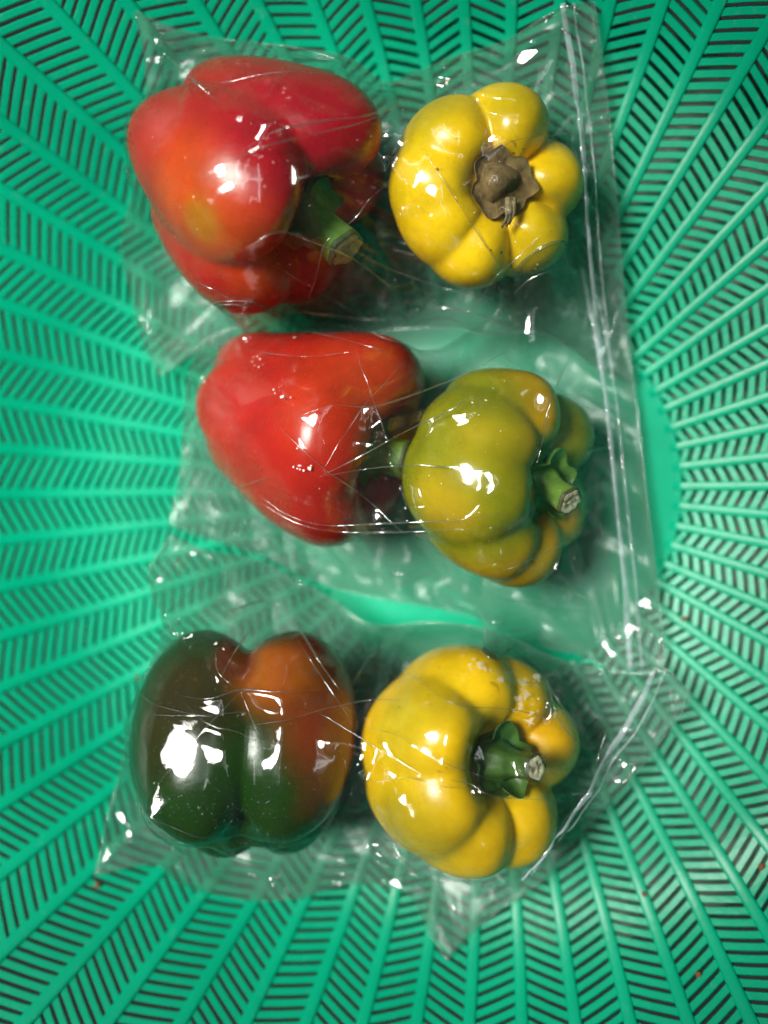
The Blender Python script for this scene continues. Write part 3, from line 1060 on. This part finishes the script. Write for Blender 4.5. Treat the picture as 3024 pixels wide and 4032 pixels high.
HS = blur(dilate(HM), 2)
FILM_TREES = {}
for bi in (2, 1, 3):
    d = BAGS[bi]
    top, right, bottom, left = curve3(d['top'], NU), curve3(d['right'], NV), curve3(d['bottom'], NU), curve3(d['left'], NV)
    u = np.linspace(0, 1, NU)[:, None, None]
    v = np.linspace(0, 1, NV)[None, :, None]
    G = ((1 - v) * top[:, None] + v * bottom[:, None] + (1 - u) * left[None] + u * right[None]
         - ((1 - u) * (1 - v) * top[0] + u * (1 - v) * top[-1] + (1 - u) * v * bottom[0] + u * v * bottom[-1]))
    G[:, :, :2] = smooth_grid(G.copy(), 60)[:, :, :2]
    H = HS
    # taut membrane over the peppers
    def membrane(Gs, lower, its, pull, start=None):
        ed = np.maximum(Gs[..., 2], lower)
        Z = ed.copy() if start is None else start.copy()
        if start is None:
            Z[1:-1, 1:-1] = ed.max()
        for it in range(its):
            Z[1:-1, 1:-1] = np.maximum(lower[1:-1, 1:-1], 0.25 * (Z[:-2, 1:-1] + Z[2:, 1:-1] + Z[1:-1, :-2] + Z[1:-1, 2:]) - pull)
            Z[0], Z[-1], Z[:, 0], Z[:, -1] = ed[0], ed[-1], ed[:, 0], ed[:, -1]
        return Z

    def upsample(Zc, n0, n1):
        a = np.linspace(0, Zc.shape[0] - 1, n0)
        b = np.linspace(0, Zc.shape[1] - 1, n1)
        t = np.stack([np.interp(a, np.arange(Zc.shape[0]), Zc[:, k]) for k in range(Zc.shape[1])], 1)
        return np.stack([np.interp(b, np.arange(Zc.shape[1]), t[k]) for k in range(n0)], 0)

    ci = np.round(np.linspace(0, NU - 1, NU // 3)).astype(int)
    cj = np.round(np.linspace(0, NV - 1, NV // 3)).astype(int)
    Gc = G[np.ix_(ci, cj)]
    hh = sample(H, G[..., 0], G[..., 1]) + 0.0012
    Zc = membrane(Gc, hh[np.ix_(ci, cj)], 900, 3e-5)
    edge = np.maximum(G[..., 2], hh)
    Z = membrane(G, hh, 250, 3.5e-6, upsample(Zc, NU, NV))
    T = np.dstack([G[..., :2], Z])
    # creases: raised folds along traced lines
    pxy = (proj(T.reshape(-1, 3)) / K)
    add = np.zeros(len(pxy))
    px_m = 0.42 / F_PX * K * 0.86                   # metres per note pixel at film height
    for line, amp, wid in RIDGES[bi]:
        c = catmull(line, 80)
        dd = np.full(len(pxy), 1e9)
        tt = np.zeros(len(pxy))
        for q in range(80):
            e = np.hypot(pxy[:, 0] - c[q, 0], pxy[:, 1] - c[q, 1])
            k = e < dd
            dd[k] = e[k]
            tt[k] = q / 79
        prof = np.clip(1 - dd * px_m / (1.7 * wid / 1000), 0, 1) ** 1.05
        add = np.maximum(add, 1.75 * amp / 1000 * prof * np.sin(np.pi * np.clip(tt, 0.06, 0.94)) ** 0.6)
    # many finer creases where the film hangs free of the peppers
    free = (T[..., 2] - hh).ravel()
    fw = np.clip(free / 0.006, 0.15, 1.0)
    fw /= fw.sum()
    TF = T.reshape(-1, 3)
    fine = np.zeros(len(TF))
    LONG = []
    for _ in range(46):
        c0 = TF[rng.choice(len(TF), p=fw)]
        ang = rng.normal(0.0, 0.45) + (math.pi / 2 if rng.random() < 0.12 else 0) + (-0.25 if bi == 3 else 0.1)
        half = rng.uniform(0.014, 0.050)
        dx, dy = math.cos(ang), math.sin(ang)
        rx, ry = TF[:, 0] - c0[0], TF[:, 1] - c0[1]
        al = rx * dx + ry * dy
        ac = -rx * dy + ry * dx + 5.0 * rng.uniform(-1, 1) * al * al
        wd = rng.uniform(0.0020, 0.0055)
        k = np.clip(1 - np.abs(ac) / wd, 0, 1) * np.clip(1 - (al / half) ** 2, 0, 1)
        if half > 0.026 and len(LONG) < 18:
            LONG.append((c0, ang, half))
        fine += rng.uniform(0.35, 1.0) * wd * 0.62 * (1 if rng.random() < 0.75 else -0.7) * k
    crum = crumple(TF[:, 0], TF[:, 1], 1.0)
    loose = 0.45 + 0.55 * np.clip(free / 0.005, 0, 1)
    add = add + (fine + crum) * loose
    e_in = np.minimum(np.minimum(np.arange(NU)[:, None], NU - 1 - np.arange(NU)[:, None]), np.minimum(np.arange(NV)[None], NV - 1 - np.arange(NV)[None]))
    T[..., 2] += add.reshape(NU, NV) * np.clip(e_in / 3, 0, 1)
    T[..., 2] = np.maximum(T[..., 2], hh - 0.0003)
    pins = (e_in == 0)
    # the lower sheet lies along the basket wall under the peppers
    ZB = np.maximum(basket_z(G[..., 0], G[..., 1]) + 0.0012, 0)
    B = np.dstack([G[..., :2], ZB])
    lo = basket_z(G[..., 0], G[..., 1]) + 0.0014
    lo_c = lo[np.ix_(ci, cj)]
    zb = membrane(np.dstack([Gc[..., :2], edge[np.ix_(ci, cj)]]), lo_c, 500, 2e-4, lo_c)
    zb = membrane(np.dstack([G[..., :2], edge]), lo, 120, 2.2e-5, upsample(zb, NU, NV))
    jb = blur(rng.normal(size=(NU, NV)), 22)
    zb += (0.00008 * np.abs(jb / jb.std()) + np.abs(crumple(G[..., 0], G[..., 1], 0.9))) * np.clip(e_in / 6, 0, 1)
    B[..., 2] = np.minimum(zb, T[..., 2])
    B[pins] = T[pins]
    verts = [tuple(p) for p in T.reshape(-1, 3)]
    idx_t = np.arange(NU * NV).reshape(NU, NV)
    idx_b = idx_t.copy()
    for i in range(1, NU - 1):
        for j in range(1, NV - 1):
            idx_b[i, j] = len(verts)
            verts.append(tuple(B[i, j]))
    faces = []
    for i in range(NU - 1):
        for j in range(NV - 1):
            faces.append((idx_t[i, j], idx_t[i, j + 1], idx_t[i + 1, j + 1], idx_t[i + 1, j]))
    for i in range(NU - 1):
        for j in range(NV - 1):
            faces.append((idx_b[i, j], idx_b[i + 1, j], idx_b[i + 1, j + 1], idx_b[i, j + 1]))
    base = T[NU // 2, NV // 2].copy()
    base[2] = 0
    root = empty('zip_bag', base)
    tag(root, {1: 'clear zip bag holding the lumpy red pepper and the yellow pepper with withered calyx',
               2: 'clear zip bag holding the tapering red pepper and the olive pepper, middle of three',
               3: 'clear crumpled zip bag holding the dark green pepper and the golden pepper'}[bi], 'plastic bag')
    film = mesh_obj('film', np.array(verts) - base, faces, M['film'], root)
    film.data.materials.append(M['film_low'])
    nf = (NU - 1) * (NV - 1)
    film.data.polygons.foreach_set('material_index', np.concatenate([np.zeros(nf), np.ones(len(faces) - nf)]).astype(np.int32))
    uvl = film.data.uv_layers.new(name='sheet')
    UVv = np.zeros((len(verts), 2))
    for arr in (idx_t, idx_b):
        UVv[arr.ravel(), 0] = np.repeat(np.linspace(0, 1, NU), NV)
        UVv[arr.ravel(), 1] = np.tile(np.linspace(0, 1, NV), NU)
    li = np.zeros(len(film.data.loops), dtype=np.int32)
    film.data.loops.foreach_get('vertex_index', li)
    uvl.data.foreach_set('uv', UVv[li].astype(np.float32).ravel())
    FILM_TREES[bi] = (BVHTree.FromPolygons(verts[:NU * NV], [tuple(int(q) for q in f) for f in faces[:(NU - 1) * (NV - 1)]]), base, root)
    # zip closure: two milky tracks along the mouth
    for q, (uu, hw, ht) in enumerate(((0.938 if bi < 3 else 0.925, 0.0013, 0.0010), (0.958 if bi < 3 else 0.945, 0.0004, 0.0005))):
        fi = uu * (NU - 1)
        i0 = int(fi)
        a = fi - i0
        pth = T[i0] * (1 - a) + T[i0 + 1] * a
        nx = T[i0 + 1] - T[i0]
        nx /= np.linalg.norm(nx, axis=1)[:, None]
        tg = np.gradient(pth, axis=0)
        tg /= np.linalg.norm(tg, axis=1)[:, None]
        nz = np.cross(nx, tg)
        nz *= np.sign(nz[:, 2])[:, None]
        vs, fs = [], []
        prof = [(-1, 0.1), (-0.8, 0.8), (-0.25, 1.0), (0.0, 0.7), (0.25, 1.0), (0.8, 0.8), (1, 0.1)]
        k_end = NV if bi < 3 else int(NV * 0.62)
        for k in range(k_end):
            fade = min(1.0, (k_end - k) / 30.0) if bi == 3 else 1.0
            for s_, h_ in prof:
                vs.append(pth[k] + nx[k] * s_ * hw * fade + nz[k] * (0.0002 + h_ * ht) - base)
        m = len(prof)
        for k in range(k_end - 1):
            for r_ in range(m - 1):
                a_ = k * m + r_
                fs.append((a_, a_ + 1, a_ + m + 1, a_ + m))
        zs = mesh_obj('zip_strip', vs, fs, M['zip'], root)
    # sharp fold crests: the film is pinched double along them
    ftree = FILM_TREES[bi][0]
    lines = []
    for line, amp, wid in RIDGES[bi]:
        lines.append(([at(p_[0], p_[1], 0.0) - CAM for p_ in catmull(line, 46)], None, 0.00042 * min(1.3, amp / 2.4)))
    for c0, ang, half in LONG:
        pts_ = [np.array((c0[0] + t_ * half * math.cos(ang), c0[1] + t_ * half * math.sin(ang), 0.35)) for t_ in np.linspace(-0.8, 0.8, 34)]
        lines.append((None, pts_, 0.00026))
    for rays, pts_, rad_ in lines:
        hits = []
        for q_ in (rays if rays is not None else pts_):
            hit = ftree.ray_cast(Vector(CAM), Vector(q_).normalized())[0] if rays is not None else ftree.ray_cast(Vector(q_), down)[0]
            if hit is not None:
                hits.append(np.array(hit))
        if len(hits) < 10:
            continue
        hits = np.array(hits)
        step = np.linalg.norm(np.diff(hits, axis=0), axis=1)
        if step.max() > 0.006:
            cut_ = int(np.argmax(step))
            hits = hits[:cut_ + 1] if cut_ > len(hits) / 2 else hits[cut_ + 1:]
        if len(hits) < 8:
            continue
        for _ in range(3):
            hits[1:-1] = 0.25 * hits[:-2] + 0.5 * hits[1:-1] + 0.25 * hits[2:]
        tt_ = np.linspace(0, 1, len(hits))
        wob_ = 0.75 + 0.35 * np.sin(tt_ * rng.uniform(9, 22) + rng.uniform(0, 6))
        v_, f_ = tube(hits - base, rad_ * np.sin(np.pi * np.clip(tt_, 0.03, 0.97)) ** 0.7 * wob_, 7)
        mesh_obj('crease', v_, f_, M['crease'], root)
    # heat-sealed edges
    for pth in (T[:, 0], T[:, -1], T[0], T[-1]):
        v_, f_ = tube(pth - base, np.full(len(pth), 0.00022), 6)
        mesh_obj('sealed_edge', v_, f_, M['seam'], root)

# ------------------------------------------------------------------ droplets and dried specks on the films
def blob_part(name, tree, base, spots, mat, parent, flat, seed):
    rg = np.random.default_rng(seed)
    vs, fs, n = [], [], 0
    for (u_, v_, r_) in spots:
        d = at(u_, v_, 0.0) - CAM
        hit, nor, *_ = tree.ray_cast(Vector(CAM), Vector(d).normalized())
        if hit is None:
            continue
        nor = np.array(nor) * (1 if nor.z > 0 else -1)
        a = np.cross(nor, [0.3, 1, 0.1])
        a /= np.linalg.norm(a)
        b = np.cross(nor, a)
        m = 9
        rr = r_ / 1000 * np.clip(1 + (0.45 if flat < 0.05 else 0.25) * rg.normal(size=m), 0.3, 2.0)
        for lev, sc_ in ((0.0, 1.0), (0.6, 0.75)):
            for k in range(m):
                t = 2 * math.pi * k / m
                vs.append(np.array(hit) + nor * (0.00012 + lev * flat * r_ / 1000) + (a * math.cos(t) + b * math.sin(t)) * rr[k] * sc_ - base)
        vs.append(np.array(hit) + nor * (0.00012 + flat * r_ / 1000) - base)
        for k in range(m):
            fs.append((n + k, n + (k + 1) % m, n + m + (k + 1) % m, n + m + k))
            fs.append((n + m + k, n + m + (k + 1) % m, n + 2 * m))
        n += 2 * m + 1
    o = mesh_obj(name, vs, fs, mat, parent)
    o['kind'] = 'stuff'
    return o


rs = np.random.default_rng(77)
drops = [(u_, v_, 0.22 + 0.3 * rs.random() ** 2) for u_, v_ in zip(rs.normal(470, 85, 110), rs.normal(1745, 60, 110))]
drops += [(u_, v_, 0.2 + 0.2 * rs.random()) for u_, v_ in zip(rs.normal(560, 110, 40), rs.normal(1620, 90, 40))] + [(503, 1843, 0.75), (430, 1745, 0.7), (660, 1520, .4)]
blob_part('condensation', FILM_TREES[3][0], FILM_TREES[3][1], drops, M['drop'], FILM_TREES[3][2], 0.7, 1)
flakes = [(u_, v_, 0.4 + 1.5 * rs.random() ** 2) for u_, v_ in zip(rs.normal(1130, 24, 34), rs.normal(1500, 34, 34))]
flakes += [(u_, v_, 0.4 + 1.0 * rs.random() ** 2) for u_, v_ in zip(rs.normal(1025, 14, 10), rs.normal(1440, 12, 10))]
flakes += [(u_, v_, 0.15 + 0.25 * rs.random() ** 2) for u_, v_ in zip(rs.normal(890, 12, 16), rs.normal(1420, 10, 16))]
blob_part('dried_residue', FILM_TREES[3][0], FILM_TREES[3][1], flakes, M['flake'], FILM_TREES[3][2], 0.04, 2)
spk = [(548, 772, .3), (556, 770, .35), (562, 776, .4), (545, 782, .3), (550, 790, .3), (559, 793, .35), (568, 788, .25), (591, 842, .5), (594, 850, .3), (610, 857, .75), (628, 859, .3), (437, 817, .9), (442, 824, .5),
       (636, 730, .5), (532, 737, .3), (634, 1009, .35), (642, 1012, .3), (648, 1014, .35), (656, 1016, .4), (669, 1012, .6), (672, 1006, .3), (690, 1055, .25), (642, 968, .3)]
spk += [(u_, v_, 0.09 + 0.2 * rs.random() ** 2) for u_, v_ in zip(rs.uniform(920, 1240, 34), rs.uniform(800, 1260, 34))]
spk += [(1050, 865, .45), (1020, 870, .4), (1240, 1205, .5), (1170, 1218, .3), (1060, 1140, .35)]
blob_part('dried_residue', FILM_TREES[2][0], FILM_TREES[2][1], spk, M['residue'], FILM_TREES[2][2], 0.12, 3)
spk = [(u_, v_, 0.09 + 0.2 * rs.random() ** 2) for u_, v_ in zip(rs.uniform(330, 1260, 90), rs.uniform(120, 680, 90))] + [(965, 180, .8), (905, 150, .6)]
blob_part('dried_residue', FILM_TREES[1][0], FILM_TREES[1][1], spk, M['residue'], FILM_TREES[1][2], 0.12, 4)
info = PEP_INFO['yel1']
bl = [(945, 366, .55), (1083, 545, .7), (1100, 548, .4), (1060, 540, .4), (1190, 500, .3), (985, 300, .25), (1045, 342, .6), (1032, 360, .5), (1022, 352, .4), (1075, 330, .6), (1110, 330, .5), (1130, 322, .4), (1040, 390, .4)]
blob_part('blemish', info['tree'], info['pos'], bl, M['withered'], info['root'], 0.05, 5)

# ------------------------------------------------------------------ crumbs lying in the basket
CRUMBS = [((210, 1912), 2.6, 'brown crumb on the slats at the lower left corner of the lowest bag'),
          ((297, 1464), 1.8, 'orange-brown crumb on the slats left of the dark green pepper'),
          ((1478, 1337), 2.2, 'pale crumb on the right wall beside the middle bag'),
          ((1645, 1872), 2.6, 'brown crumb on the slats at the right edge of the picture'),
          ((1392, 1932), 2.2, 'reddish crumb on the lower right wall below the lowest bag'),
          ((1508, 2104), 2.6, 'red-brown crumb on the slats near the lower right corner')]
for i, ((u, v), s, lab) in enumerate(CRUMBS):
    p = film_point(u, v, s * 0.0004 + 0.0005)
    bm = bmesh.new()
    bmesh.ops.create_icosphere(bm, subdivisions=2, radius=s / 2000)
    rg = np.random.default_rng(40 + i)
    for vt in bm.verts:
        vt.co *= 1 + 0.25 * rg.normal()
        vt.co.z *= 0.8
    me = bpy.data.meshes.new('crumb')
    bm.to_mesh(me)
    bm.free()
    me.materials.append(M['crumb'])
    o = bpy.data.objects.new('crumb', me)
    o.location = p
    C.objects.link(o)
    tag(o, lab, 'crumb', 'crumbs in the basket')
